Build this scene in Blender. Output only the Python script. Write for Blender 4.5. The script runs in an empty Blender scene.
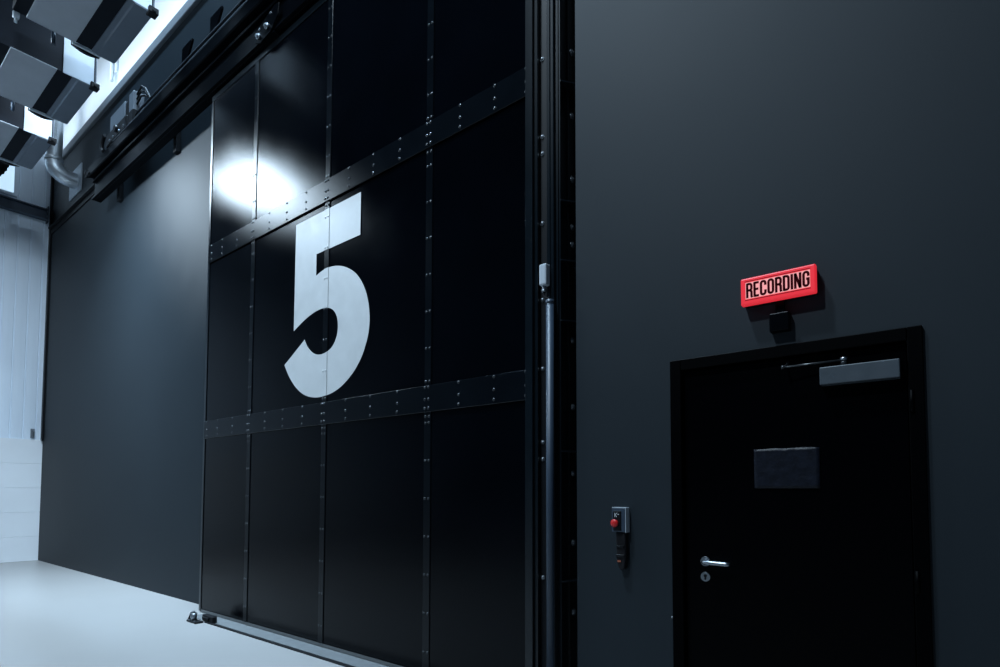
import bpy, bmesh, math, random
from mathutils import Vector, Matrix
from mathutils.geometry import tessellate_polygon
random.seed(5)
S = bpy.context.scene
COL = S.collection
S.view_settings.view_transform = 'Standard'
S.view_settings.look = 'None'
S.view_settings.exposure = 0
S.view_settings.gamma = 1
S.view_settings.use_curve_mapping = False

# ------------------------------------------------------------------ materials
def mat(name, col, rough=.5, metal=0., spec=.5, var=0., vscale=3., bump=0., bscale=40., rvar=0., emit=None, estr=0., coat=0., stretch=None, trans=0.):
    m = bpy.data.materials.new(name); m.use_nodes = True
    nt = m.node_tree; b = nt.nodes['Principled BSDF']
    b.inputs['Base Color'].default_value = (*col, 1)
    b.inputs['Roughness'].default_value = rough
    b.inputs['Metallic'].default_value = metal
    b.inputs['Specular IOR Level'].default_value = spec
    b.inputs['Coat Weight'].default_value = coat
    b.inputs['Transmission Weight'].default_value = trans
    tc = nt.nodes.new('ShaderNodeTexCoord'); vec = tc.outputs['Object']
    if stretch:
        mp = nt.nodes.new('ShaderNodeMapping'); mp.inputs['Scale'].default_value = stretch
        nt.links.new(vec, mp.inputs['Vector']); vec = mp.outputs['Vector']
    if var or rvar:
        n = nt.nodes.new('ShaderNodeTexNoise'); n.inputs['Scale'].default_value = vscale
        n.inputs['Detail'].default_value = 6; n.inputs['Roughness'].default_value = .6
        nt.links.new(vec, n.inputs['Vector'])
        if var:
            r = nt.nodes.new('ShaderNodeValToRGB')
            r.color_ramp.elements[0].position = .3; r.color_ramp.elements[1].position = .7
            r.color_ramp.elements[0].color = (*[c*(1-var) for c in col], 1)
            r.color_ramp.elements[1].color = (*[min(1, c*(1+var)) for c in col], 1)
            nt.links.new(n.outputs['Fac'], r.inputs['Fac']); nt.links.new(r.outputs['Color'], b.inputs['Base Color'])
        if rvar:
            mr = nt.nodes.new('ShaderNodeMapRange')
            mr.inputs['From Min'].default_value = .3; mr.inputs['From Max'].default_value = .7
            mr.inputs['To Min'].default_value = max(.02, rough-rvar); mr.inputs['To Max'].default_value = min(1, rough+rvar)
            nt.links.new(n.outputs['Fac'], mr.inputs['Value']); nt.links.new(mr.outputs['Result'], b.inputs['Roughness'])
    if bump:
        n2 = nt.nodes.new('ShaderNodeTexNoise'); n2.inputs['Scale'].default_value = bscale; n2.inputs['Detail'].default_value = 3
        nt.links.new(vec, n2.inputs['Vector'])
        bp = nt.nodes.new('ShaderNodeBump'); bp.inputs['Strength'].default_value = bump; bp.inputs['Distance'].default_value = .01
        nt.links.new(n2.outputs['Fac'], bp.inputs['Height']); nt.links.new(bp.outputs['Normal'], b.inputs['Normal'])
    if emit:
        b.inputs['Emission Color'].default_value = (*emit, 1); b.inputs['Emission Strength'].default_value = estr
    return m

M = dict(
    wall_grey=mat('grey_wall_paint', (.024, .035, .043), .44, spec=.6, var=.06, vscale=.8, rvar=.03),
    wall_white=mat('white_wall_paint', (.70, .76, .80), .6, var=.03, vscale=1.2),
    coping=mat('grey_coping', (.11, .125, .14), .5, var=.1),
    corr=mat('white_profiled_sheet', (.70, .79, .89), .45, var=.08, vscale=.7, stretch=(1, 1, .15)),
    sandwich=mat('white_smooth_panel', (.78, .82, .86), .5, var=.03, vscale=1.0),
    floor=mat('pale_epoxy_floor', (.30, .295, .29), .34, spec=.45, var=.035, vscale=.7),
    sill=mat('grey_concrete_sill', (.115, .125, .13), .6, var=.12, vscale=9, bump=.1),
    ceiling=mat('dark_ceiling_deck', (.02, .024, .03), .7, var=.1),
    gate=mat('black_gate_paint', (.0010, .0014, .0022), .17, spec=.42, var=.2, vscale=1.5, rvar=.02, bump=.010, bscale=2.5),
    gate_strip=mat('black_strip_paint', (.0035, .005, .007), .30, spec=.5, var=.15, vscale=6, bump=.02),
    gate_frame=mat('black_frame_paint', (.005, .008, .011), .40, spec=.6, var=.15, vscale=6),
    rivet=mat('dark_rivet', (.05, .055, .06), .3, metal=.6),
    bolt=mat('zinc_bolt', (.24, .265, .29), .35, metal=.9),
    numeral=mat('white_numeral_paint', (.54, .565, .58), .42, var=.05, vscale=7, bump=.03, bscale=18, rvar=.07),
    black=mat('black_steel', (.003, .0038, .0055), .5, spec=.22, var=.2),
    black_soft=mat('black_rubber', (.006, .006, .008), .75, spec=.2, var=.1),
    rail=mat('dark_rail_steel', (.005, .007, .010), .38, spec=.5, var=.2, vscale=5),
    rail_light=mat('lit_rail_edge', (.12, .14, .165), .35, metal=.6, var=.3, vscale=12),  # pale tone stands in for light along the rail edges
    steel_blue=mat('blue_grey_beam_paint', (.024, .040, .064), .45, var=.1),
    grey_box=mat('grey_enclosure', (.13, .15, .175), .45, var=.08),
    light_box=mat('pale_plastic', (.42, .47, .52), .45, var=.1),
    galv=mat('galvanised_duct', (.60, .67, .73), .36, metal=.7, var=.12, vscale=14, rvar=.05, bump=.08, bscale=30, stretch=(.3, .3, 2)),
    plate=mat('pale_steel_plate', (.40, .45, .50), .5, metal=.2, var=.08),
    unit_panel=mat('grey_ceiling_panel', (.42, .46, .51), .5, var=.08, vscale=1.5),
    unit_dark_panel=mat('darker_grey_panel', (.13, .165, .21), .45, var=.12, vscale=1.5),
    unit_body=mat('dark_unit_body', (.005, .008, .014), .7, spec=.15, var=.2),
    unit_white=mat('white_end_sheet', (.62, .70, .78), .5, var=.05),
    chrome=mat('brushed_steel', (.32, .35, .38), .34, metal=1., rvar=.05, vscale=30),
    closer=mat('silver_closer_cover', (.066, .080, .094), .38, metal=.2, rvar=.05, vscale=20),
    door=mat('black_door_paint', (.0012, .0013, .0016), .6, spec=.10, var=.15),
    door_frame=mat('black_door_frame_paint', (.0012, .0013, .0016), .6, spec=.12, var=.15),
    film=mat('dark_blue_film', (.005, .0065, .012), .42, spec=.2, var=.45, vscale=26, bump=.35, bscale=24),
    sign_red=mat('lit_red_acrylic', (.30, .004, .012), .35, emit=(.95, .035, .055), estr=.66),
    sign_pink=mat('lit_pale_acrylic', (.45, .2, .2), .35, emit=(.95, .34, .34), estr=.80),
    sign_ink=mat('maroon_ink', (.05, .0015, .004), .8, spec=.05),
    red_button=mat('red_button_plastic', (.55, .012, .012), .4, var=.05),
    white_mark=mat('white_marking', (.55, .58, .6), .5),
    orange=mat('orange_mark', (.30, .08, .04), .5),
    glow_face=mat('glow_pane_face', (.6, .7, .8), .2, emit=(.55, .78, 1.0), estr=.9),  # emissive face of the panel added on the far wall
)

def paint(name, col, rough, ior=1.5, gain=1., var=0., vscale=3., bump=0., bscale=3., rvar=0.):
    """two-layer paint: matt pigment under a clear surface with a clean, short highlight"""
    m = bpy.data.materials.new(name); m.use_nodes = True; nt = m.node_tree; N = nt.nodes; L = nt.links
    N.remove(N['Principled BSDF'])
    d = N.new('ShaderNodeBsdfDiffuse'); g = N.new('ShaderNodeBsdfAnisotropic'); g.distribution = 'BECKMANN'
    d.inputs['Color'].default_value = (*col, 1); g.inputs['Color'].default_value = (gain, gain, gain, 1); g.inputs['Roughness'].default_value = rough
    fr = N.new('ShaderNodeFresnel'); fr.inputs['IOR'].default_value = ior
    mx = N.new('ShaderNodeMixShader'); L.new(fr.outputs[0], mx.inputs[0]); L.new(d.outputs[0], mx.inputs[1]); L.new(g.outputs[0], mx.inputs[2])
    L.new(mx.outputs[0], N['Material Output'].inputs['Surface'])
    tc = N.new('ShaderNodeTexCoord'); n = N.new('ShaderNodeTexNoise'); n.inputs['Scale'].default_value = vscale; n.inputs['Detail'].default_value = 5
    L.new(tc.outputs['Object'], n.inputs['Vector'])
    r = N.new('ShaderNodeValToRGB'); r.color_ramp.elements[0].position = .3; r.color_ramp.elements[1].position = .7
    r.color_ramp.elements[0].color = (*[c*(1-var) for c in col], 1); r.color_ramp.elements[1].color = (*[c*(1+var) for c in col], 1)
    L.new(n.outputs['Fac'], r.inputs['Fac']); L.new(r.outputs['Color'], d.inputs['Color'])
    if rvar:
        mr = N.new('ShaderNodeMapRange'); mr.inputs['From Min'].default_value = .3; mr.inputs['From Max'].default_value = .7
        mr.inputs['To Min'].default_value = rough-rvar; mr.inputs['To Max'].default_value = rough+rvar
        L.new(n.outputs['Fac'], mr.inputs['Value']); L.new(mr.outputs['Result'], g.inputs['Roughness'])
    if bump:
        n2 = N.new('ShaderNodeTexNoise'); n2.inputs['Scale'].default_value = bscale; n2.inputs['Detail'].default_value = 2; L.new(tc.outputs['Object'], n2.inputs['Vector'])
        b = N.new('ShaderNodeBump'); b.inputs['Strength'].default_value = bump; b.inputs['Distance'].default_value = .01
        L.new(n2.outputs['Fac'], b.inputs['Height'])
        for q in (d, g, fr): L.new(b.outputs['Normal'], q.inputs['Normal'])
    return m
M['wall_grey'] = paint('grey_wall_paint', (.0175, .0235, .029), .58, 1.5, .28, .06, .8, rvar=.02)
M['gate'] = paint('black_gate_paint', (.0006, .0011, .0021), .245, 1.34, .62, .2, 1.5, bump=.012, bscale=2.5, rvar=.02)
M['gate_strip'] = paint('black_strip_paint', (.0022, .0034, .005), .30, 1.42, .7, .15, 6)
M['gate_frame'] = paint('black_frame_paint', (.004, .0065, .009), .36, 1.5, 1., .15, 6)
M['rail'] = paint('dark_rail_steel', (.0012, .0017, .0026), .35, 1.3, .4, .2, 5)
M['door_frame'] = paint('black_door_frame_paint', (.0004, .0005, .0008), .5, 1.2, .35, .1, 5)
M['door'] = paint('black_door_paint', (.0005, .0006, .0010), .4, 1.2, .5, .1, 5)

# ------------------------------------------------------------------ mesh helpers
class MB:
    def __init__(s): s.bm = bmesh.new(); s.mi = 0
    def _mark(s, n0):
        s.bm.faces.ensure_lookup_table()
        for f in s.bm.faces[n0:]: f.material_index = s.mi
    def box(s, x0, x1, y0, y1, z0, z1, bev=0., seg=1):
        t = bmesh.new()
        v = [t.verts.new(p) for p in ((x0,y0,z0),(x1,y0,z0),(x1,y1,z0),(x0,y1,z0),(x0,y0,z1),(x1,y0,z1),(x1,y1,z1),(x0,y1,z1))]
        for q in ((3,2,1,0),(4,5,6,7),(0,1,5,4),(1,2,6,5),(2,3,7,6),(3,0,4,7)): t.faces.new([v[i] for i in q])
        if bev: bmesh.ops.bevel(t, geom=t.edges[:], offset=bev, segments=seg, affect='EDGES', profile=.5)
        s.add(t); return s
    def add(s, t, mtx=None):
        if mtx is not None: t.transform(mtx)
        m = {v: s.bm.verts.new(v.co) for v in t.verts}
        for f in t.faces:
            try:
                g = s.bm.faces.new([m[v] for v in f.verts]); g.material_index = s.mi; g.smooth = f.smooth
            except ValueError: pass
        t.free()
    def prism(s, pts, axis, a, b, bev=0.):
        """polygon pts (u,v) swept along an axis from a to b; axis 'y': u=x v=z ; 'x': u=y v=z ; 'z': u=x v=y"""
        t = bmesh.new()
        f3 = {'y': lambda u, v, w: (u, w, v), 'x': lambda u, v, w: (w, u, v), 'z': lambda u, v, w: (u, v, w)}[axis]
        A = [t.verts.new(f3(u, v, a)) for u, v in pts]; B = [t.verts.new(f3(u, v, b)) for u, v in pts]
        t.faces.new(A); t.faces.new(B[::-1]); n = len(pts)
        for i in range(n): t.faces.new((A[i], B[i], B[(i+1) % n], A[(i+1) % n]))
        bmesh.ops.recalc_face_normals(t, faces=t.faces[:])
        if bev: bmesh.ops.bevel(t, geom=t.edges[:], offset=bev, segments=1, affect='EDGES')
        s.add(t); return s
    def cyl(s, p0, p1, r0, r1=None, n=16, cap=True, smooth=True):
        r1 = r0 if r1 is None else r1
        p0, p1 = Vector(p0), Vector(p1); d = p1-p0
        t = bmesh.new()
        bmesh.ops.create_cone(t, cap_ends=cap, segments=n, radius1=r0, radius2=r1, depth=d.length)
        for f in t.faces: f.smooth = smooth and len(f.verts) == 4
        s.add(t, Matrix.Translation((p0+p1)/2) @ d.to_track_quat('Z', 'Y').to_matrix().to_4x4()); return s
    def tube(s, pts, r, n=12, cap=True, rings=None):
        """smooth tube along points; r a number or a list"""
        pts = [Vector(p) for p in pts]; t = bmesh.new(); R = []
        up = None
        for i, p in enumerate(pts):
            d = (pts[min(i+1, len(pts)-1)]-pts[max(i-1, 0)]).normalized()
            if up is None:
                up = Vector((0, 0, 1)) if abs(d.z) < .9 else Vector((1, 0, 0))
            a = (up-d*up.dot(d)).normalized(); up = a; b = d.cross(a)
            rr = r[i] if isinstance(r, (list, tuple)) else r
            R.append([t.verts.new(p+a*rr*math.cos(2*math.pi*k/n)+b*rr*math.sin(2*math.pi*k/n)) for k in range(n)])
        for i in range(len(R)-1):
            for k in range(n):
                f = t.faces.new((R[i][k], R[i][(k+1) % n], R[i+1][(k+1) % n], R[i+1][k])); f.smooth = True
        if cap: t.faces.new(R[0][::-1]); t.faces.new(R[-1])
        bmesh.ops.recalc_face_normals(t, faces=t.faces[:])
        s.add(t); return s
    def dome(s, c, r, h, axis=(0, -1, 0), n=12, squash=None):
        """button-head: shallow dome standing on a surface at c"""
        t = bmesh.new()
        bmesh.ops.create_uvsphere(t, u_segments=n, v_segments=8, radius=1)
        bmesh.ops.bisect_plane(t, geom=t.verts[:]+t.edges[:]+t.faces[:], plane_co=(0, 0, 0), plane_no=(0, 0, 1), clear_inner=True)
        for f in t.faces: f.smooth = True
        t.transform(Matrix.Diagonal((r, r, h, 1)))
        s.add(t, Matrix.Translation(c) @ Vector(axis).to_track_quat('Z', 'Y').to_matrix().to_4x4()); return s
    def build(s, name, mats, parent=None, kind=None):
        me = bpy.data.meshes.new(name)
        bmesh.ops.remove_doubles(s.bm, verts=s.bm.verts, dist=1e-6)
        s.bm.to_mesh(me); s.bm.free()
        for m in (mats if isinstance(mats, (list, tuple)) else [mats]): me.materials.append(M[m])
        o = bpy.data.objects.new(name, me); COL.objects.link(o)
        if parent:
            off = Vector((0, 0, 0)); q = parent
            while q: off += q.location; q = q.parent
            me.transform(Matrix.Translation(-off)); o.parent = parent
        if kind: o['kind'] = kind
        return o

def thing(name, label, cat, loc=(0, 0, 0), group=None):
    o = bpy.data.objects.new(name, None); o.empty_display_size = .1; COL.objects.link(o)
    o.location = loc; o['label'] = label; o['category'] = cat
    if group: o['group'] = group
    return o
def tag(o, label, cat, group=None):
    o['label'] = label; o['category'] = cat
    if group: o['group'] = group
    return o
def struct(name, mb, m, label=None):
    o = mb.build(name, m); o['kind'] = 'structure'
    if label: o['label'] = label
    return o
def copy_tree(o, parent=None):
    c = o.copy(); COL.objects.link(c)
    if parent: c.parent = parent
    for ch in list(o.children): copy_tree(ch, c)
    return c

# ------------------------------------------------------------------ setting
YW = 3.18            # face of the right-hand wall
YL = 3.38            # face of the recessed wall the gate slides along
XF = -14.95          # far wall
ZC = 10.6
struct('floor', MB().box(XF-.3, 4.5, -9, 3.9, -.2, 0), 'floor', 'pale glossy grey-blue epoxy hall floor')
struct('ceiling', MB().box(XF-.3, 4.5, -9, 3.9, ZC, ZC+.2), 'ceiling', 'dark hall ceiling')
struct('wall_left', MB().box(XF-.3, -1.9, YL, YL+.3, 0, 8.25), 'wall_grey', 'dark grey painted wall behind the sliding gate')
struct('wall_left_upper', MB().box(XF-.3, -1.9, YL+.02, YL+.3, 8.41, ZC), 'wall_white', 'white upper wall above the grey coping')
struct('trim_1', MB().box(XF, -1.9, YL-.05, YL+.3, 8.25, 8.41, .01), 'coping', 'grey coping strip below the white upper wall')
struct('trim_2', MB().box(XF, XF+.10, YL-.035, YL, 2.48, 8.25), 'black', 'black corner trim beside the white profiled wall')
struct('trim_3', MB().prism([(YL, 7.0), (YL-.07, 7.0), (YL-.07, 6.96), (YL-.02, 6.955), (YL-.02, 6.86), (YL, 6.86)], 'x', XF+.1, -12.0), 'black', 'thin black ledge angle running into the far corner')

# right wall round the door opening
DX0, DX1, DZ = -1.205, -.155, 2.14
w = MB()
w.box(-1.9, DX0, YW, YW+.35, 0, ZC); w.box(DX1, 4.5, YW, YW+.35, 0, ZC); w.box(DX0, DX1, YW, YW+.35, DZ, ZC)
struct('wall_right', w, 'wall_grey', 'dark grey painted wall with the black door')

# far wall: profiled white sheet above a smooth white base
pts = []; y = -8.9
per = .2095; y0 = 3.259 - per*58
ys = []
for k in range(60):
    a = y0+k*per
    ys += [(a-.016, 0), (a-.008, -.016), (a+.008, -.016), (a+.016, 0), (a+.098, .002), (a+.112, .002)]
ys = [(a, d) for a, d in ys if a < YL]
t = bmesh.new()
lo = [t.verts.new((XF+d, a, 2.48)) for a, d in ys]; hi = [t.verts.new((XF+d, a, ZC)) for a, d in ys]
for i in range(len(ys)-1): t.faces.new((lo[i], lo[i+1], hi[i+1], hi[i]))
w = MB(); w.add(t); w.box(XF-.3, XF-.06, -9, YL, 0, ZC)
struct('wall_back', w, 'corr', 'white vertically profiled sheet wall at the far end')
w = MB()
for k in range(5): w.box(XF-.05, XF+.02, -9, YL, k*.5+.001, k*.5+.498, .0015)
struct('wall_back_base', w, 'sandwich', 'smooth white panels along the bottom of the far wall')

glow_panel = thing('glow_panel_1', 'glowing framed panel added for a bright patch high on the white far wall', 'glowing panel', (XF, 1.9, 7.6)); glow_panel['kind'] = 'structure'  # emissive panel and frame added to stand in for a bright patch of wall
MB().box(XF+.005, XF+.03, .92, 2.74, 7.52, 8.94).build('glow_pane', 'glow_face', glow_panel)
f = MB()
f.box(XF, XF+.05, .86, .92, 7.46, 9.0); f.box(XF, XF+.05, 2.74, 2.80, 7.46, 9.0); f.box(XF, XF+.05, .92, 2.74, 7.46, 7.52); f.box(XF, XF+.05, .92, 2.74, 8.94, 9.0)
f.build('glow_pane_frame', 'corr', glow_panel)

# steel beam on the far wall
bm_ = MB()
bm_.box(XF+.02, XF+.16, -9, YL-.1, 7.34, 7.365); bm_.box(XF+.08, XF+.10, -9, YL-.1, 7.16, 7.34); bm_.box(XF+.02, XF+.16, -9, YL-.1, 7.135, 7.16)
beam = thing('steel_beam', 'blue-grey horizontal steel beam across the white far wall', 'beam', (XF+.1, 2.5, 7.135))
bm_.build('beam_profile', 'steel_blue', beam)
e = MB(); e.box(XF+.02, XF+.18, YL-.1, YL-.085, 7.08, 7.42)
e.build('end_plate', 'steel_blue', beam)
for z in (7.12, 7.20, 7.30, 7.38):
    e = MB(); e.cyl((XF+.17, YL-.115, z), (XF+.17, YL-.100, z), .018, n=6); e.build('bolt', 'bolt', beam)

# small latch hook on the profiled sheet
h = MB(); h.box(XF+.02, XF+.04, 3.17, 3.235, 2.53, 2.72, .004); h.tube([(XF+.04, 3.2, 2.69), (XF+.10, 3.2, 2.70), (XF+.12, 3.2, 2.66), (XF+.09, 3.2, 2.62)], .014, 8)
tag(h.build('wall_hook', 'grey_box'), 'small grey hook on the white profiled sheet near the corner', 'hook')

# ------------------------------------------------------------------ floor sill and guide channel
sl = MB(); sl.box(-6.95, -1.9, 2.99, YL, 0, .006)
struct('trim_4', sl, 'sill', 'grey concrete sill strip under the gate')
ch = MB(); ch.box(-6.5, -1.9, 2.955, 2.99, 0, .012, .002)
tag(ch.build('floor_guide_rail', 'black'), 'thin black guide rail on the floor along the gate sill', 'rail')

g = thing('gate_guide', 'small black and steel floor guide at the left foot of the gate', 'gate guide', (-6.6, 2.92, 0))
b = MB(); b.box(-6.72, -6.50, 2.86, 2.945, 0.0, .02, .003); b.prism([(2.87, .02), (2.935, .02), (2.935, .10), (2.90, .10)], 'x', -6.715, -6.695, .002); b.build('base_bracket', 'black', g)
b = MB(); b.cyl((-6.63, 2.90, .02), (-6.63, 2.90, .10), .033, n=20); b.cyl((-6.63, 2.90, .10), (-6.63, 2.90, .12), .015, n=8); b.build('roller', 'bolt', g)
b = MB(); b.box(-6.60, -6.36, 2.975, 3.03, .006, .075, .006); b.box(-6.56, -6.42, 2.955, 2.975, .03, .06, .004); b.build('stop_block', 'black', g)
for x in (-6.67, -6.54):
    b = MB(); b.cyl((x, 2.87, .02), (x, 2.87, .03), .010, n=6); b.build('bolt', 'bolt', g)

# ------------------------------------------------------------------ the sliding gate
GX0, GX1, GZ0, GZ1 = -7.10, -2.225, .04, 6.33
gate = thing('sliding_gate', 'huge black riveted sliding gate painted with a white numeral five', 'sliding gate', ((GX0+GX1)/2, 3.2, GZ0))
YP = 3.172                       # panel face
SX = [-6.03, -4.645, -3.255]     # cover strips
BZ = [(2.075, 2.285), (4.225, 4.44)]
cols = [(GX0+.02, SX[0]), (SX[0], SX[1]), (SX[1], SX[2]), (SX[2], GX1)]
rows = [(GZ0, BZ[0][0]+.06), (BZ[0][1]-.06, BZ[1][0]+.06), (BZ[1][1]-.06, GZ1)]
core = MB(); core.box(GX0+.02, GX1, YP+.012, YP+.10, GZ0+.01, GZ1-.01); core.build('core', 'gate_frame', gate)
for (z0, z1) in rows:
    for (x0, x1) in cols:
        MB().box(x0+.001, x1-.001, YP, YP+.012, z0+.001, z1-.001).build('panel', 'gate', gate)
# numeral: painted outline, stepping up over the middle cover strip
O5 = [(-5.178, 4.150), (-4.134, 4.152), (-4.135, 3.757), (-4.812, 3.754), (-4.812, 3.541)]
def spline(pts, n=6):
    out = []
    for i in range(len(pts)-1):
        p0 = pts[max(i-1, 0)]; p1 = pts[i]; p2 = pts[i+1]; p3 = pts[min(i+2, len(pts)-1)]
        for k in range(n):
            t = k/n
            out.append(tuple(.5*(2*p1[j]+(p2[j]-p0[j])*t+(2*p0[j]-5*p1[j]+4*p2[j]-p3[j])*t*t+(3*p1[j]-p0[j]-3*p2[j]+p3[j])*t**3) for j in (0, 1)))
    return out+[pts[-1]]
outer = spline([(-4.812, 3.541), (-4.699, 3.568), (-4.585, 3.572), (-4.462, 3.553), (-4.341, 3.510), (-4.218, 3.437), (-4.121, 3.340), (-4.050, 3.225), (-4.006, 3.10), (-3.988, 2.965), (-4.000, 2.845), (-4.039, 2.737), (-4.109, 2.618), (-4.22, 2.507), (-4.364, 2.417), (-4.513, 2.365), (-4.656, 2.345), (-4.79, 2.346), (-4.93, 2.374), (-5.06, 2.433), (-5.175, 2.521), (-5.270, 2.625), (-5.345, 2.735)])
inner = spline([(-4.990, 2.939), (-4.940, 2.865), (-4.868, 2.803), (-4.790, 2.765), (-4.700, 2.752), (-4.612, 2.763), (-4.525, 2.805), (-4.468, 2.880), (-4.448, 2.970), (-4.466, 3.070), (-4.521, 3.142), (-4.610, 3.184), (-4.740, 3.195), (-4.880, 3.173), (-5.025, 3.127), (-5.184, 3.059)])
poly = O5[:4]+outer+inner
def in_poly(x, z):
    c = False
    for i in range(len(poly)):
        (x0, z0), (x1, z1) = poly[i-1], poly[i]
        if (z0 > z) != (z1 > z) and x < (x1-x0)*(z-z0)/(z1-z0)+x0: c = not c
    return c
painted = []
SW = .037
for x in SX:
    s = MB()
    s.box(x-SW, x+SW, YP-.008, YP+.002, GZ0+.01, GZ1-.02, .002)
    s.mi = 1
    z = GZ0+.16
    while z < GZ1-.05:
        near = min(abs(z-(a+b)/2) for a, b in BZ)
        if near > .13:
            for dx in (-.020, .020):
                if in_poly(x+dx, z): painted.append((x+dx, z))
                else: s.dome((x+dx, YP-.008, z), .011, .007)
        z += .298
    s.build('cover_strip', ['gate_strip', 'rivet'], gate)
for z0, z1 in BZ:
    s = MB()
    s.box(GX0+.02, GX1, YP-.018, YP-.008, z0, z1, .0025)
    s.mi = 1
    edges = [GX0+.02]+SX+[GX1]; bx = []
    for i in range(4):
        n = 3 if i in (0, 3) else 4
        for k in range(n): bx.append(edges[i]+(edges[i+1]-edges[i])*k/n)
    bx = bx[1:]+[GX1-.06, GX0+.10]
    for x in bx:
        pair = any(abs(x-q) < .02 for q in SX)
        for fz in (.07, .52, .86):
            for dx in ((-.02, .02) if pair else (0,)):
                s.dome((x+dx, YP-.018, z1-(z1-z0)*fz), .0125, .008)
        if pair:
            for zz in (z0-.035, z1+.035):
                for dx in (-.02, .02): s.dome((x+dx, YP-.008, zz), .0125, .008)
    s.build('rivet_band', ['gate_strip', 'rivet'], gate)
# framing angles
s = MB(); s.prism([(GX0-.012, YP-.008), (GX0+.03, YP-.008), (GX0+.03, YP-.002), (GX0-.004, YP-.002), (GX0-.004, YP+.12), (GX0-.012, YP+.12)], 'z', GZ0-.02, GZ1); s.build('edge_frame', 'gate_frame', gate)
s = MB(); s.box(GX1-.062, GX1, YP-.026, YP-.016, GZ0, GZ1, .002); s.box(GX1-.008, GX1+.002, YP-.03, YP+.1, GZ0, GZ1, .001); s.build('edge_frame', 'gate_frame', gate)
s = MB(); s.box(GX0-.012, GX1, YP-.012, YP+.1, GZ1, GZ1+.012, .002); s.box(GX0-.012, GX1, YP-.010, YP-.002, GZ1-.05, GZ1, .002); s.build('top_frame', 'gate_frame', gate)
s = MB(); s.box(GX0, GX1, YP+.0, YP+.10, .008, GZ0+.012, .003); s.build('bottom_seal', 'sill', gate)

def numeral_piece(x0, x1, y):
    t = bmesh.new()
    vs = [t.verts.new((a, 0, c)) for a, c in poly]
    for tri in tessellate_polygon([[Vector((a, c, 0)) for a, c in poly]]): t.faces.new([vs[i] for i in tri])
    bmesh.ops.recalc_face_normals(t, faces=t.faces[:])
    for co, no in (((x0, 0, 0), (-1, 0, 0)), ((x1, 0, 0), (1, 0, 0))):
        bmesh.ops.bisect_plane(t, geom=t.verts[:]+t.edges[:]+t.faces[:], plane_co=co, plane_no=no, clear_outer=True)
    ext = bmesh.ops.extrude_face_region(t, geom=t.faces[:])
    bmesh.ops.translate(t, verts=[v for v in ext['geom'] if isinstance(v, bmesh.types.BMVert)], vec=(0, .0015, 0))
    bmesh.ops.translate(t, verts=t.verts[:], vec=(0, y, 0))
    bmesh.ops.recalc_face_normals(t, faces=t.faces[:])
    return t
n5 = MB(); x = SX[1]
n5.add(numeral_piece(-6, x-SW, YP-.0065)); n5.add(numeral_piece(x-SW, x+SW, YP-.0105)); n5.add(numeral_piece(x+SW, -3, YP-.0065))
for q in painted: n5.dome((q[0], YP-.010, q[1]), .011, .007)
n5 = n5.build('numeral', 'numeral', gate); n5['label'] = 'painted white numeral 5'

# roller hanger on the gate's top edge
hp = [(-5.93, 6.50), (-5.52, 6.62), (-5.44, 6.60), (-5.46, 6.48), (-5.60, 6.36), (-5.80, 6.335), (-5.92, 6.38)]
hg = MB(); hg.prism(hp, 'y', 3.075, 3.09, .002)
hg.box(-5.84, -5.56, 3.09, 3.20, 6.345, 6.365)
hg = hg.build('roller_hanger', 'rail', gate); hg['label'] = 'dark hanger plate with two bright bolts'
for x, z, r in ((-5.83, 6.41, .034), (-5.66, 6.44, .034)):
    hb = MB(); hb.cyl((x, 3.075, z), (x, 3.05, z), r, n=6); hb.cyl((x, 3.05, z), (x, 3.035, z), r*.55, n=12); hb.build('hanger_bolt', 'bolt', hg)
for x, z in ((-5.82, 6.49), (-5.60, 6.56)):
    hb = MB(); hb.cyl((x, 3.075, z), (x, 3.065, z), .014, n=10); hb.build('hanger_bolt', 'bolt', hg)

# ------------------------------------------------------------------ overhead track
trk = thing('overhead_track', 'long black overhead track the gate hangs from, on wall brackets', 'gate track', (-7, 3.2, 6.4))
b = MB(); b.box(-11.35, -2.3, 3.14, 3.24, 6.38, 6.72, .004); b.box(-11.35, -2.3, 3.10, 3.14, 6.38, 6.42, .003); b.box(-11.35, -2.3, 3.10, 3.14, 6.68, 6.72, .003)
b.build('track_beam', 'rail', trk)
b = MB(); b.box(-11.38, -2.3, 3.04, 3.20, 6.76, 6.92, .012); b.build('upper_rail', 'rail', trk)
b = MB(); b.box(-9.3, -2.3, 3.04, 3.05, 6.965, 6.99, .002); b.box(-9.3, -2.3, 3.12, 3.13, 6.92, 7.03, .002); b.tube([(-9.3, 3.08, 6.955), (-2.3, 3.08, 6.955)], .014, 8); b.build('cable_tray', 'rail', trk)
b = MB(); b.box(-10.2, -2.3, 3.034, 3.042, 6.918, 6.93, .001); b.box(-9.2, -2.3, 3.034, 3.046, 6.99, 7.0, .001); b.build('lit_edge', 'rail_light', trk)['label'] = 'edge lines made pale as if lit'  # thin pale strips imitate edges catching the light
b = MB(); b.cyl((-11.38, 3.07, 6.84), (-11.46, 3.07, 6.84), .06, n=16); b.box(-11.44, -11.36, 3.02, 3.06, 6.76, 6.82, .006); b.cyl((-11.30, 3.035, 6.80), (-11.30, 3.02, 6.80), .03, n=8); b.build('end_stop', 'black', trk)
for x in (-10.8, -8.6):
    b = MB(); b.box(x-.05, x+.05, YL-.06, YL, 6.28, 6.72, .004); b.box(x-.05, x+.05, 3.24, YL-.06, 6.50, 6.66, .003); b.build('wall_bracket', 'black', trk)
for x in (-7.74, -6.95, -6.13, -5.3):
    b = MB(); b.prism([(x-.03, 6.925), (x+.05, 6.925), (x+.26, 7.20), (x+.26, 7.23), (x-.03, 7.23)], 'y', 3.055, 3.08, .002)
    b.build('top_bracket', 'rail', trk)

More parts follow.
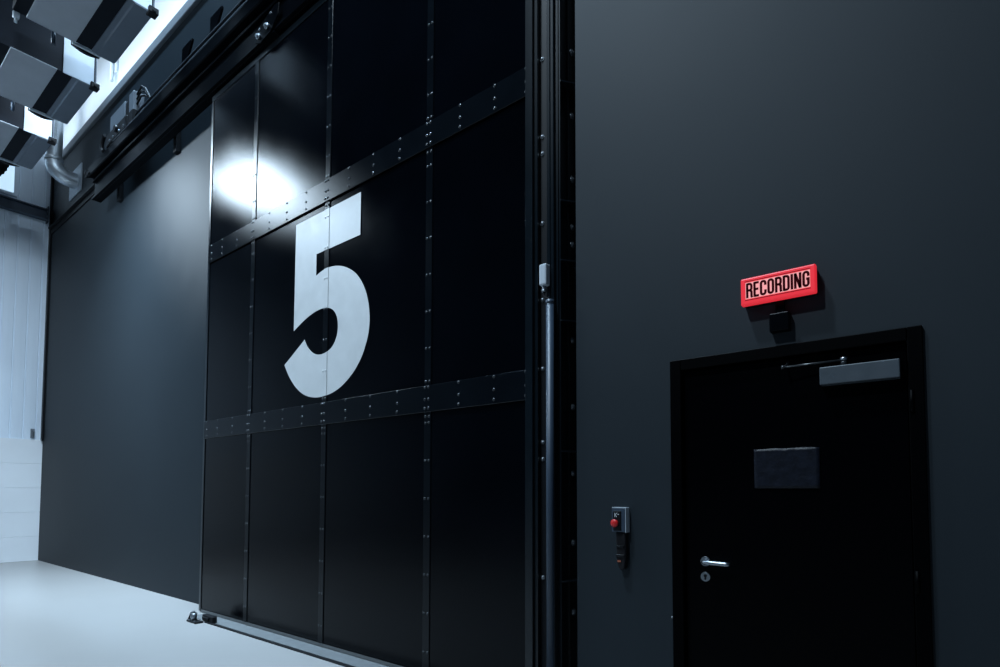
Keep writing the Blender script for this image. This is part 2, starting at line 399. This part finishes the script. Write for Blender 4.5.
m = thing('drive_motor', 'grey box motor with a black belt pulley on the left end of the track', 'motor', (-10.1, 3.12, 6.93))
b = MB(); b.box(-10.42, -9.80, 3.06, 3.26, 7.13, 7.42, .012); b.build('housing', 'grey_box', m)
b = MB(); b.box(-10.5, -9.64, 3.03, 3.22, 6.93, 7.12, .01); b.cyl((-10.0, 3.03, 7.03), (-10.0, 2.99, 7.03), .05, n=14); b.box(-9.80, -9.66, 3.07, 3.25, 7.13, 7.38, .01); b.build('gearbox', 'black', m)
b = MB()
b.tube([(-10.62+.13*math.cos(a), 3.05, 7.06+.13*math.sin(a)) for a in [math.pi*(.5+k/12) for k in range(13)]], .03, 8)
b.build('pulley_guard', 'black', m)
for x in (-10.3, -10.15, -9.9, -9.72):
    b = MB(); b.cyl((x, 3.03, 6.97), (x, 3.015, 6.97), .02, n=8); b.build('bolt', 'bolt', m)
m = thing('junction_box', 'small grey junction box on the track right of the motor', 'junction box', (-9.5, 3.12, 7.12))
b = MB(); b.box(-9.60, -9.42, 3.05, 3.2, 7.12, 7.42, .01); b.build('housing', 'grey_box', m)
b = MB(); b.box(-9.59, -9.40, 3.04, 3.2, 6.925, 7.12, .006); b.build('mounting_block', 'black', m)
b = MB()
for k, z in enumerate((7.22, 7.30, 7.37)):
    b.tube([(-9.43, 3.1, z), (-9.2, 3.08, z+.02), (-9.02, 3.07, z-.06-.02*k), (-8.85, 3.08, 7.05), (-8.5, 3.08, 6.99)], .013, 8)
b.build('cables', 'black_soft', m)

# ------------------------------------------------------------------ jamb column at the right of the gate
col = thing('gate_jamb', 'tall black steel jamb between the gate and the grey wall', 'gate jamb', (-2.06, 3.25, 0))
b = MB(); b.box(-2.222, -2.195, 3.165, 3.30, 0.006, 8.0, .002); b.build('seal_channel', 'gate_frame', col)
b = MB(); b.box(-2.195, -2.122, 3.203, 3.30, 0.006, 8.0); b.build('back_plate', 'black', col)
b = MB(); b.box(-2.120, -2.093, 3.165, 3.21, 0.006, 8.0, .004); b.box(-2.090, -2.064, 3.165, 3.21, 0.006, 8.0, .004); b.box(-2.118, -2.044, 3.19, 3.30, 0.006, 8.0); b.build('square_post', 'gate_frame', col)
b = MB(); b.box(-2.044, -2.032, 3.20, 3.29, 0.006, 8.0, .001); b.box(-2.040, -2.020, 3.285, YL, 0.006, 8.0, .002); b.box(-2.02, -1.903, YL-.012, YL, 0.006, 8.0); b.build('side_web', 'gate_frame', col)
for z in (4.24, 3.41, 3.0, 2.59, 1.715, .862):
    b = MB(); b.prism([(-2.032, 3.195), (-2.022, 3.195), (-1.915, 3.34), (-1.905, YL-.014), (-2.032, YL-.014)], 'z', z-.005, z+.005); b.build('stiffener', 'gate_frame', col)
for z in (4.467, 3.909, 3.789, 3.294, 2.76, 2.283, 1.782, 1.667, .874):
    b = MB(); b.dome((-2.178, 3.199, z), .0125, .010); b.cyl((-2.178, 3.204, z), (-2.178, 3.198, z), .0155, n=12); b.build('bolt', 'bolt', col)
for z in (4.518, 4.059, 3.607, 3.268, 3.144, 2.48, 2.023, 1.573, 1.107, .646):
    b = MB(); b.dome((-2.020, 3.33, z), .018, .016, axis=(1, 0, 0)); b.cyl((-2.021, 3.33, z), (-2.014, 3.33, z), .024, n=12); b.build('bolt', 'bolt', col)

sw = thing('limit_switch', 'small pale grey limit switch on the jamb beside the gate', 'switch', (-2.12, 3.15, 2.72))
b = MB(); b.box(-2.147, -2.090, 3.11, 3.165, 2.825, 2.97, .010, 2); b.build('housing', 'light_box', sw)
b = MB(); b.cyl((-2.125, 3.14, 2.83), (-2.125, 3.14, 2.795), .014, n=12); b.cyl((-2.125, 3.14, 2.80), (-2.125, 3.14, 2.785), .019, n=6); b.build('cable_gland', 'chrome', sw)
b = MB(); b.tube([(-2.125, 3.14, 2.785), (-2.12, 3.135, 2.75), (-2.09, 3.135, 2.735), (-2.08, 3.135, 2.71)], .006, 8); b.build('cable', 'black_soft', sw)
cd = MB(); cd.tube([(-2.077, 3.137, .0), (-2.077, 3.137, 2.715)], .026, 14); cd.cyl((-2.077, 3.137, 2.69), (-2.077, 3.137, 2.72), .028, n=14)
tag(cd.build('cable_conduit', 'steel_blue'), 'thin blue-grey cable conduit below the pale limit switch', 'conduit')

# ------------------------------------------------------------------ door
d = thing('door_1', 'black steel door with black frame in the grey wall', 'door', (-.68, YW, 0)); d['kind'] = 'structure'
f = MB()
f.box(-1.268, DX0, YW-.022, YW+.15, 0, 2.20, .003); f.box(DX1, -.097, YW-.022, YW+.15, 0, 2.20, .003); f.box(DX0, DX1, YW-.022, YW+.15, DZ, 2.20, .003)
f.box(DX0, DX0+.014, YW+.06, YW+.15, 0, DZ); f.box(DX1-.014, DX1, YW+.06, YW+.15, 0, DZ); f.box(DX0, DX1, YW+.06, YW+.15, DZ-.014, DZ)
f.build('door_frame', 'door_frame', d)
YD = YW+.018
MB().box(DX0+.004, DX1-.004, YD, YD+.055, .008, DZ-.004, .003).build('door_leaf', 'door', d)
hd = MB(); hx, hz = -1.092, 1.066
hd.tube([(hx, YD-.008, hz), (hx, YD-.045, hz), (hx+.012, YD-.057, hz), (hx+.04, YD-.060, hz), (hx+.125, YD-.060, hz-.002), (hx+.145, YD-.058, hz-.002)], [.011, .011, .012, .012, .012, .010], 14)
hd = hd.build('door_handle', 'chrome', d); hd['label'] = 'steel lever handle'
r = MB(); r.cyl((hx, YD, hz), (hx, YD-.008, hz), .027, .0255, n=28); r.build('rose', 'chrome', hd)
lk = MB(); lk.cyl((hx, YD, .982), (hx, YD-.008, .982), .027, .0255, n=28)
lk = lk.build('lock_rose', 'chrome', d)
k = MB(); k.cyl((hx, YD-.008, .988), (hx, YD-.012, .988), .0085, n=16); k.box(hx-.0045, hx+.0045, YD-.012, YD-.008, .966, .988, .001); k.build('lock_cylinder', 'black', lk)
cl = MB(); cl.box(-.506, -.183, YD-.058, YD, 1.972, 2.058, .004, 2)
cl = cl.build('door_closer', 'closer', d); cl['label'] = 'silver door closer box'
a = MB()
a.cyl((-.405, YD-.03, 2.058), (-.405, YD-.03, 2.085), .013, n=14)
a.tube([(-.405, YD-.03, 2.087), (-.53, YD-.045, 2.084), (-.668, YD-.06, 2.080)], .0048, 8)
a.tube([(-.668, YD-.06, 2.080), (-.66, YD-.01, 2.10), (-.655, YD+.0, 2.125)], .005, 8)
a.cyl((-.668, YD-.06, 2.073), (-.668, YD-.06, 2.088), .008, n=12)
a.build('closer_arm', 'rivet', cl)
c = MB(); c.cyl((-.405, YD-.03, 2.085), (-.405, YD-.03, 2.098), .016, n=16); c.build('arm_pivot', 'chrome', cl)
for z in (.28, 1.05, 1.86):
    hgp = MB(); hgp.cyl((DX1+.012, YW-.024, z-.05), (DX1+.012, YW-.024, z+.05), .009, n=12); hgp.build('hinge', 'door_frame', d)
st = MB(); st.cyl((-1.268, YW-.012, .74), (-1.278, YW-.012, .74), .008, n=10); st.build('strike_screw', 'bolt', d)

# notice pocket on the door
t = bmesh.new(); nx, nz = 16, 12
def sag(i, k): return .0015*math.sin(i*1.7+k*.9)+.001*math.sin(i*.6-k*1.3)+(.004*math.sin(i*.8) if k == nz else 0)
V = [[t.verts.new((-.828+.306*i/nx, YD-.006-abs(sag(i, k)), 1.468+.207*k/nz-(.0015*(1+math.sin(i*.9)) if k == nz else 0))) for i in range(nx+1)] for k in range(nz+1)]
for k in range(nz):
    for i in range(nx): q = t.faces.new((V[k][i], V[k][i+1], V[k+1][i+1], V[k+1][i])); q.smooth = True
ext = bmesh.ops.extrude_face_region(t, geom=t.faces[:])
bmesh.ops.translate(t, verts=[v for v in ext['geom'] if isinstance(v, bmesh.types.BMVert)], vec=(0, .003, 0))
bmesh.ops.recalc_face_normals(t, faces=t.faces[:])
npk = MB(); npk.add(t)
tag(npk.build('notice_pocket', 'film'), 'dark blue wrinkled plastic notice pocket on the black door', 'notice')

# ------------------------------------------------------------------ RECORDING sign
sg = thing('recording_sign', 'lit red wall sign reading RECORDING above the black door', 'sign', (-.68, YW, 2.42))
SY = YW-.075
b = MB(); b.box(-.853, -.509, SY+.03, YW, 2.428, 2.563, .004); b.build('housing', 'black', sg)
b = MB(); b.box(-.857, -.505, SY, SY+.036, 2.424, 2.567, .008, 3); b.build('red_lens', 'sign_red', sg)
b = MB(); b.box(-.832, -.530, SY-.0012, SY+.002, 2.455, 2.541); b.build('lit_panel', 'sign_pink', sg)
b = MB(); b.box(-.836, -.528, SY-.0014, SY+.001, 2.5465, 2.549); b.box(-.836, -.528, SY-.0014, SY+.001, 2.4475, 2.450); b.build('border_lines', 'sign_ink', sg)
# condensed capitals drawn as strokes: unit height 1
def stroke(t, pl, w=.155):
    pl = [p for i, p in enumerate(pl) if i == 0 or (abs(p[0]-pl[i-1][0])+abs(p[1]-pl[i-1][1])) > 1e-6]
    n = len(pl); L = []; Rr = []
    for i, p in enumerate(pl):
        p = Vector(p)
        d0 = (p-Vector(pl[i-1])).normalized() if i else None
        d1 = (Vector(pl[i+1])-p).normalized() if i < n-1 else None
        if d0 is None: d0 = d1
        if d1 is None: d1 = d0
        m_ = (d0+d1).normalized(); nn = Vector((-m_.y, m_.x)); s_ = w/2/max(.35, nn.dot(Vector((-d0.y, d0.x))))
        L.append(p+nn*s_); Rr.append(p-nn*s_)
    return [(L[i], L[i+1], Rr[i+1], Rr[i]) for i in range(n-1)]
def arc(cx, cy, rx, ry, a0, a1, n=8): return [(cx+rx*math.cos(math.radians(a0+(a1-a0)*i/n)), cy+ry*math.sin(math.radians(a0+(a1-a0)*i/n))) for i in range(n+1)]
h_ = .0625
LW = .40
def rnd(x0, x1, y0, y1, r): return None
R_ = [[(h_, 0), (h_, 1)], [(h_, 1-h_), (.20, 1-h_)]+arc(.20, .80, LW-h_-.20, .1375, 90, 0)+arc(.20, .64, LW-h_-.20, .13, 0, -90)+[(h_, .51)], arc(.22, .36, LW-h_-.22, .13, 75, 0, 5)+[(LW-h_, .1), (LW-.03, 0)]]
E_ = [[(h_, 0), (h_, 1)], [(h_, 1-h_), (.34, 1-h_)], [(h_, .51), (.31, .51)], [(h_, h_), (.34, h_)]]
C_ = [[(LW-h_, .66), (LW-h_, .80)]+arc(.20, .80, .20-h_, .20-h_, 0, 180)+arc(.20, .20, .20-h_, .20-h_, 180, 360)+[(LW-h_, .36)]]
O_ = [[(LW-h_, .5), (LW-h_, .80)]+arc(.20, .80, .20-h_, .20-h_, 0, 180)+arc(.20, .20, .20-h_, .20-h_, 180, 360)+[(LW-h_, .5)]]
D_ = [[(h_, 0), (h_, 1)], [(h_, 1-h_), (.20, 1-h_)]+arc(.20, .80, LW-h_-.20, .1375, 90, 0)+arc(.20, .20, LW-h_-.20, .1375, 0, -90)+[(h_, h_)]]
I_ = [[(h_, 0), (h_, 1)]]
N_ = [[(h_, 0), (h_, 1)], [(h_+.01, .97), (LW-h_+.01, .03)], [(LW-h_+.02, 0), (LW-h_+.02, 1)]]
G_ = [[(LW-h_, .66), (LW-h_, .80)]+arc(.20, .80, .20-h_, .20-h_, 0, 180)+arc(.20, .20, .20-h_, .20-h_, 180, 360)+[(LW-h_, .50), (.21, .50)]]
word = [(R_, .40), (E_, .34), (C_, .40), (O_, .40), (R_, .40), (D_, .40), (I_, .125), (N_, .42), (G_, .40)]
gap = .075; tot = sum(w_ for _, w_ in word)+gap*8
X0, X1, Z0, Z1 = -.828, -.533, 2.459, 2.537
sx = (X1-X0)/tot; sz = Z1-Z0; cx = 0
lt = MB()
for gl, w_ in word:
    for pl in gl:
        for q in stroke(None, pl):
            t = bmesh.new(); vs = [t.verts.new((X0+(cx+p.x)*sx, SY-.0018, Z0+p.y*sz)) for p in q]
            try:
                fc = t.faces.new(vs); ext = bmesh.ops.extrude_face_region(t, geom=[fc]); bmesh.ops.translate(t, verts=[v for v in ext['geom'] if isinstance(v, bmesh.types.BMVert)], vec=(0, .001, 0))
                bmesh.ops.recalc_face_normals(t, faces=t.faces[:])
            except ValueError: pass
            lt.add(t)
    cx += w_+gap
lt.build('lettering', 'sign_ink', sg)['label'] = 'maroon word RECORDING'
sb = MB(); sb.box(-.726, -.633, YW-.055, YW, 2.268, 2.362, .005, 2); sb.box(-.70, -.66, YW-.03, YW, 2.362, 2.426)
tag(sb.build('sensor_box', 'rail'), 'small black box on the wall under the lit recording sign', 'box')

# ------------------------------------------------------------------ gate control box with its hanging cable
cb = thing('control_box', 'small grey gate control box with a red mushroom button', 'control box', (-1.59, YW, 1.2))
b = MB(); b.box(-1.628, -1.540, YW-.052, YW, 1.208, 1.352, .004, 2); b.build('housing', 'steel_blue', cb)
b = MB(); b.box(-1.541, -1.5365, YW-.050, YW, 1.206, 1.354, .001); b.box(-1.628, -1.54, YW-.050, YW, 1.352, 1.3555, .001); b.build('steel_rim', 'light_box', cb)
b = MB(); b.box(-1.618, -1.565, YW-.057, YW-.05, 1.217, 1.334, .003); b.build('button_panel', 'black', cb)
b = MB(); b.cyl((-1.593, YW-.057, 1.262), (-1.593, YW-.078, 1.262), .014, n=18); b.cyl((-1.593, YW-.075, 1.262), (-1.593, YW-.090, 1.262), .021, .0235, n=24); b.dome((-1.593, YW-.090, 1.262), .0235, .010, n=24); b.build('mushroom_button', 'red_button', cb)
b = MB()
b.box(-1.606, -1.603, YW-.0585, YW-.056, 1.297, 1.322)
for q in stroke(None, [(-1.603, 1.309), (-1.590, 1.322)], .003)+stroke(None, [(-1.603, 1.311), (-1.592, 1.298)], .003):
    b.prism([(p.x, p.y) for p in q], 'y', YW-.0585, YW-.056)
b.box(-1.586, -1.577, YW-.0585, YW-.056, 1.312, 1.316); b.build('marking', 'white_mark', cb)
pd = thing('hanging_pendant', 'black hand pendant hanging below the gate control box', 'pendant', (-1.57, YW, 1.0))
b = MB()
b.prism([(-1.605, 1.205), (-1.545, 1.205), (-1.543, 1.06), (-1.552, .99), (-1.566, .982), (-1.585, .985), (-1.598, 1.02), (-1.603, 1.10)], 'y', YW-.045, YW-.004, .005); b.build('grip', 'black_soft', pd)
for x, z in ((-1.604, 1.055), (-1.600, 1.11)):
    b = MB(); b.box(x, -1.55, YW-.050, YW-.008, z, z+.02, .003); b.build('strap', 'black', pd)
b = MB(); b.box(-1.594, -1.572, YW-.049, YW-.04, 1.030, 1.040); b.build('indicator', 'orange', pd)

# ------------------------------------------------------------------ ventilation units under the ceiling
def make_unit():
    u = thing('ceiling_unit', '', 'ceiling unit', (-9.13, 2.5, 7.0), 'ceiling units beside the white upper wall')
    xn, xf = -9.13, -10.38
    b = MB(); b.box(xf+.005, xn-.01, 1.46, 2.49, 7.012, 7.62); b.build('body', 'unit_body', u)
    b = MB(); b.box(xf, xn, 1.585, 2.065, 7.0, 7.014, .003); b.box(xf, xf+.012, 1.585, 2.065, 7.0, 7.05); b.build('bottom_panel', 'unit_panel', u)
    b = MB(); b.prism([(2.235, 7.014), (2.235, 7.0), (2.285, 6.998), (2.30, 6.985), (2.48, 6.985), (2.50, 7.0), (2.50, 7.60), (2.488, 7.60), (2.488, 7.014)], 'x', xf, xn); b.build('side_panel', 'unit_dark_panel', u)
    b = MB(); b.box(xn-.01, xn+.004, 2.125, 2.47, 7.0, 7.62, .002); b.build('end_sheet', 'unit_white', u)
    b = MB(); b.box(xn-.06, xn+.05, 2.43, 2.53, 6.965, 7.04, .006); b.cyl((xn+.05, 2.48, 7.0), (xn+.065, 2.48, 7.0), .02, n=8); b.build('corner_bracket', 'black', u)
    # bowed trim at the far end, pale lip over a black flange
    b = MB(); arcp = [(2.04+.30*k/8, 6.995-.035*math.sin(math.pi*k/8)) for k in range(9)]
    for k in range(8):
        (y0_, z0_), (y1_, z1_) = arcp[k], arcp[k+1]
        b.prism([(y0_, z0_), (y1_, z1_), (y1_, z1_+.05), (y0_, z0_+.05)], 'x', xf-.075, xf-.035)
    b.build('end_flange', 'black', u)
    b = MB(); b.box(xf-.035, xf-.002, 2.04, 2.34, 6.985, 7.02, .004); b.build('end_lip', 'unit_white', u)
    b = MB(); b.box(xf-.05, xf, 1.47, 1.53, 6.95, 7.03, .006); b.cyl((xf-.03, 1.50, 6.95), (xf-.03, 1.50, 6.90), .016, n=8); b.build('clamp', 'light_box', u)
    b = MB(); b.cyl((xf-.09, 1.87, 7.1), (xf-.09, 1.87, 6.90), .022, n=10); b.build('hanger_rod', 'steel_blue', u)
    for y in (1.6, 1.95):
        b = MB(); b.cyl(((xn+xf)/2, y, 7.62), ((xn+xf)/2, y, ZC), .012, n=8); b.build('ceiling_rod', 'steel_blue', u)
    return u
u0 = make_unit()
labs = ['grey ceiling unit farthest from the gate, beside the round duct pipe', 'grey ceiling unit in the middle of the row of three', 'grey ceiling unit nearest the gate, at the top edge of the photo']
for i, x in enumerate((-11.10, -9.13, -7.15)):
    u = u0 if i == 1 else copy_tree(u0)
    u.location = (x, 2.5, 7.0); u['label'] = labs[i]

# galvanised duct elbow running into the upper wall
pp = thing('duct_pipe', 'shiny galvanised round duct bending into the dark wall through a square plate', 'duct', (-13.4, 3.0, 7.4))
px_, py_ = -13.25, 3.0
path = [(px_, py_, 10.0), (px_, py_, 9.0), (px_, py_, 8.3), (px_, py_, 7.70)]
rad = .24
for k in range(1, 9):
    a = math.radians(90*k/8); path.append((px_, py_+rad*(1-math.cos(a)), 7.70-rad*math.sin(a)))
path.append((px_, YL-.02, 7.70-rad))
b = MB(); b.tube([(px_, py_, 10.55), (px_, py_, 7.74)], .125, 24, cap=False); b.build('straight_pipe', 'galv', pp)
b = MB(); b.tube(path[3:], [.135, .142]+[.145]*(len(path)-5), 24, cap=False); b.build('elbow', 'galv', pp)
b = MB()
b.tube([(px_, py_, 7.76), (px_, py_, 7.70)], .148, 24); b.build('joint_ring', 'galv', pp)
b = MB(); b.box(px_-.42, px_+.30, YL-.022, YL-.002, 7.20, 7.74, .003); b.build('wall_plate', 'plate', pp)

# ribbed black hose at the left edge
hs = MB()
ppts = []; rr = []
for k in range(100):
    z = 10.6-3.30*k/100; ppts.append((-12.9, 2.10, z)); rr.append(.20 if k % 2 else .215)
for k in range(24):
    a = math.radians(90*k/24); ppts.append((-12.9, 2.10-.4*(1-math.cos(a)), 7.30-.4*math.sin(a))); rr.append(.20 if k % 2 else .215)
ppts.append((-12.9, 1.2, 6.90)); rr.append(.20)
hs.tube(ppts, rr, 20)
tag(hs.build('flexible_hose', 'black_soft'), 'black ribbed hose cut by the left photo edge below the ceiling units', 'hose')

# little bracket on the white upper wall
b = MB(); b.box(-11.45, -11.25, YL-.02, YL+.02, 8.75, 9.25, .006); b.tube([(-11.35, YL-.03, 9.2), (-11.35, YL-.05, 8.9), (-11.35, YL-.05, 8.6)], .03, 8)
tag(b.build('wall_fitting', 'wall_white'), 'small pale fitting on the white upper wall beside the ceiling units', 'fitting')

# ------------------------------------------------------------------ light
def area(name, loc, target, size, power, col, shape='DISK', size_y=None, spread=None):
    l = bpy.data.lights.new(name, 'AREA'); l.shape = shape; l.size = size
    if size_y: l.size_y = size_y
    l.energy = power; l.color = col
    if spread: l.spread = math.radians(spread)
    o = bpy.data.objects.new(name, l); COL.objects.link(o); o.location = loc
    o.rotation_euler = (Vector(target)-Vector(loc)).to_track_quat('-Z', 'Y').to_euler(); return o
COOL = (.72, .86, 1.0)
LAMP = (.66, .84, 1.0)
area('hall_lamp', (-9.95, 1.08, 7.10), (-9.7, 1.6, 4.6), 1.3, 355, LAMP)
area('accent_fill', (-9.72, 1.15, 6.94), (-9.6, 3.38, 2.8), .5, 190, LAMP, spread=100)  # extra narrow light added beside the hall lamp to brighten the grey wall
area('spill_fill', (-7.6, 2.75, 9.7), (-7.6, 3.05, 0), 8.0, 260, (.5, .75, 1.0), 'RECTANGLE', .2, spread=70)  # added light without a fixture, lifts the dark wall around the track
for x, p in ((-12.7, 8), (-10.74, 11), (-8.77, 2.5)):
    area('gap_lamp', (x+.1, 2.5, 8.3), (x-.45, 2.35, 7.0), .4, p, COOL, 'RECTANGLE', .5, spread=70)
area('wall_lamp', (-10.2, 2.6, 8.35), (-10.2, 3.6, 9.2), 9.0, 50, COOL, 'RECTANGLE', .3, spread=100)
area('door_lamp', (-2.9, -3.0, 8.8), (-1.0, 3.2, 1.6), .4, 370, LAMP)
area('wash_fill', (-3.2, .3, 10.2), (-2.2, 2.4, 0), .6, 560, LAMP)  # unseen light added for the glow at the top of the right wall
W = bpy.data.worlds.new('hall_world'); S.world = W; W.use_nodes = True
W.node_tree.nodes['Background'].inputs['Color'].default_value = (.25, .55, 1.0, 1)
W.node_tree.nodes['Background'].inputs['Strength'].default_value = .05

# ------------------------------------------------------------------ camera
cam = bpy.data.cameras.new('camera'); co = bpy.data.objects.new('camera', cam); COL.objects.link(co)
cam.sensor_fit = 'HORIZONTAL'; cam.sensor_width = 36
cam.lens = 572.06/1000*36
cam.shift_x = 0; cam.shift_y = (464.26-333.5)/1000
cam.clip_start = .05; cam.clip_end = 200
yaw, pit, rol = 0.672282, 0.047171, 0.0022928
fwd = Vector((-math.sin(yaw)*math.cos(pit), math.cos(yaw)*math.cos(pit), math.sin(pit)))
r0 = Vector((math.cos(yaw), math.sin(yaw), 0)); u0_ = r0.cross(fwd)
r2 = r0*math.cos(rol)+u0_*math.sin(rol); u2 = -r0*math.sin(rol)+u0_*math.cos(rol)
co.matrix_world = Matrix(((r2.x, u2.x, -fwd.x, 0), (r2.y, u2.y, -fwd.y, 0), (r2.z, u2.z, -fwd.z, 1.45), (0, 0, 0, 1)))
S.camera = co
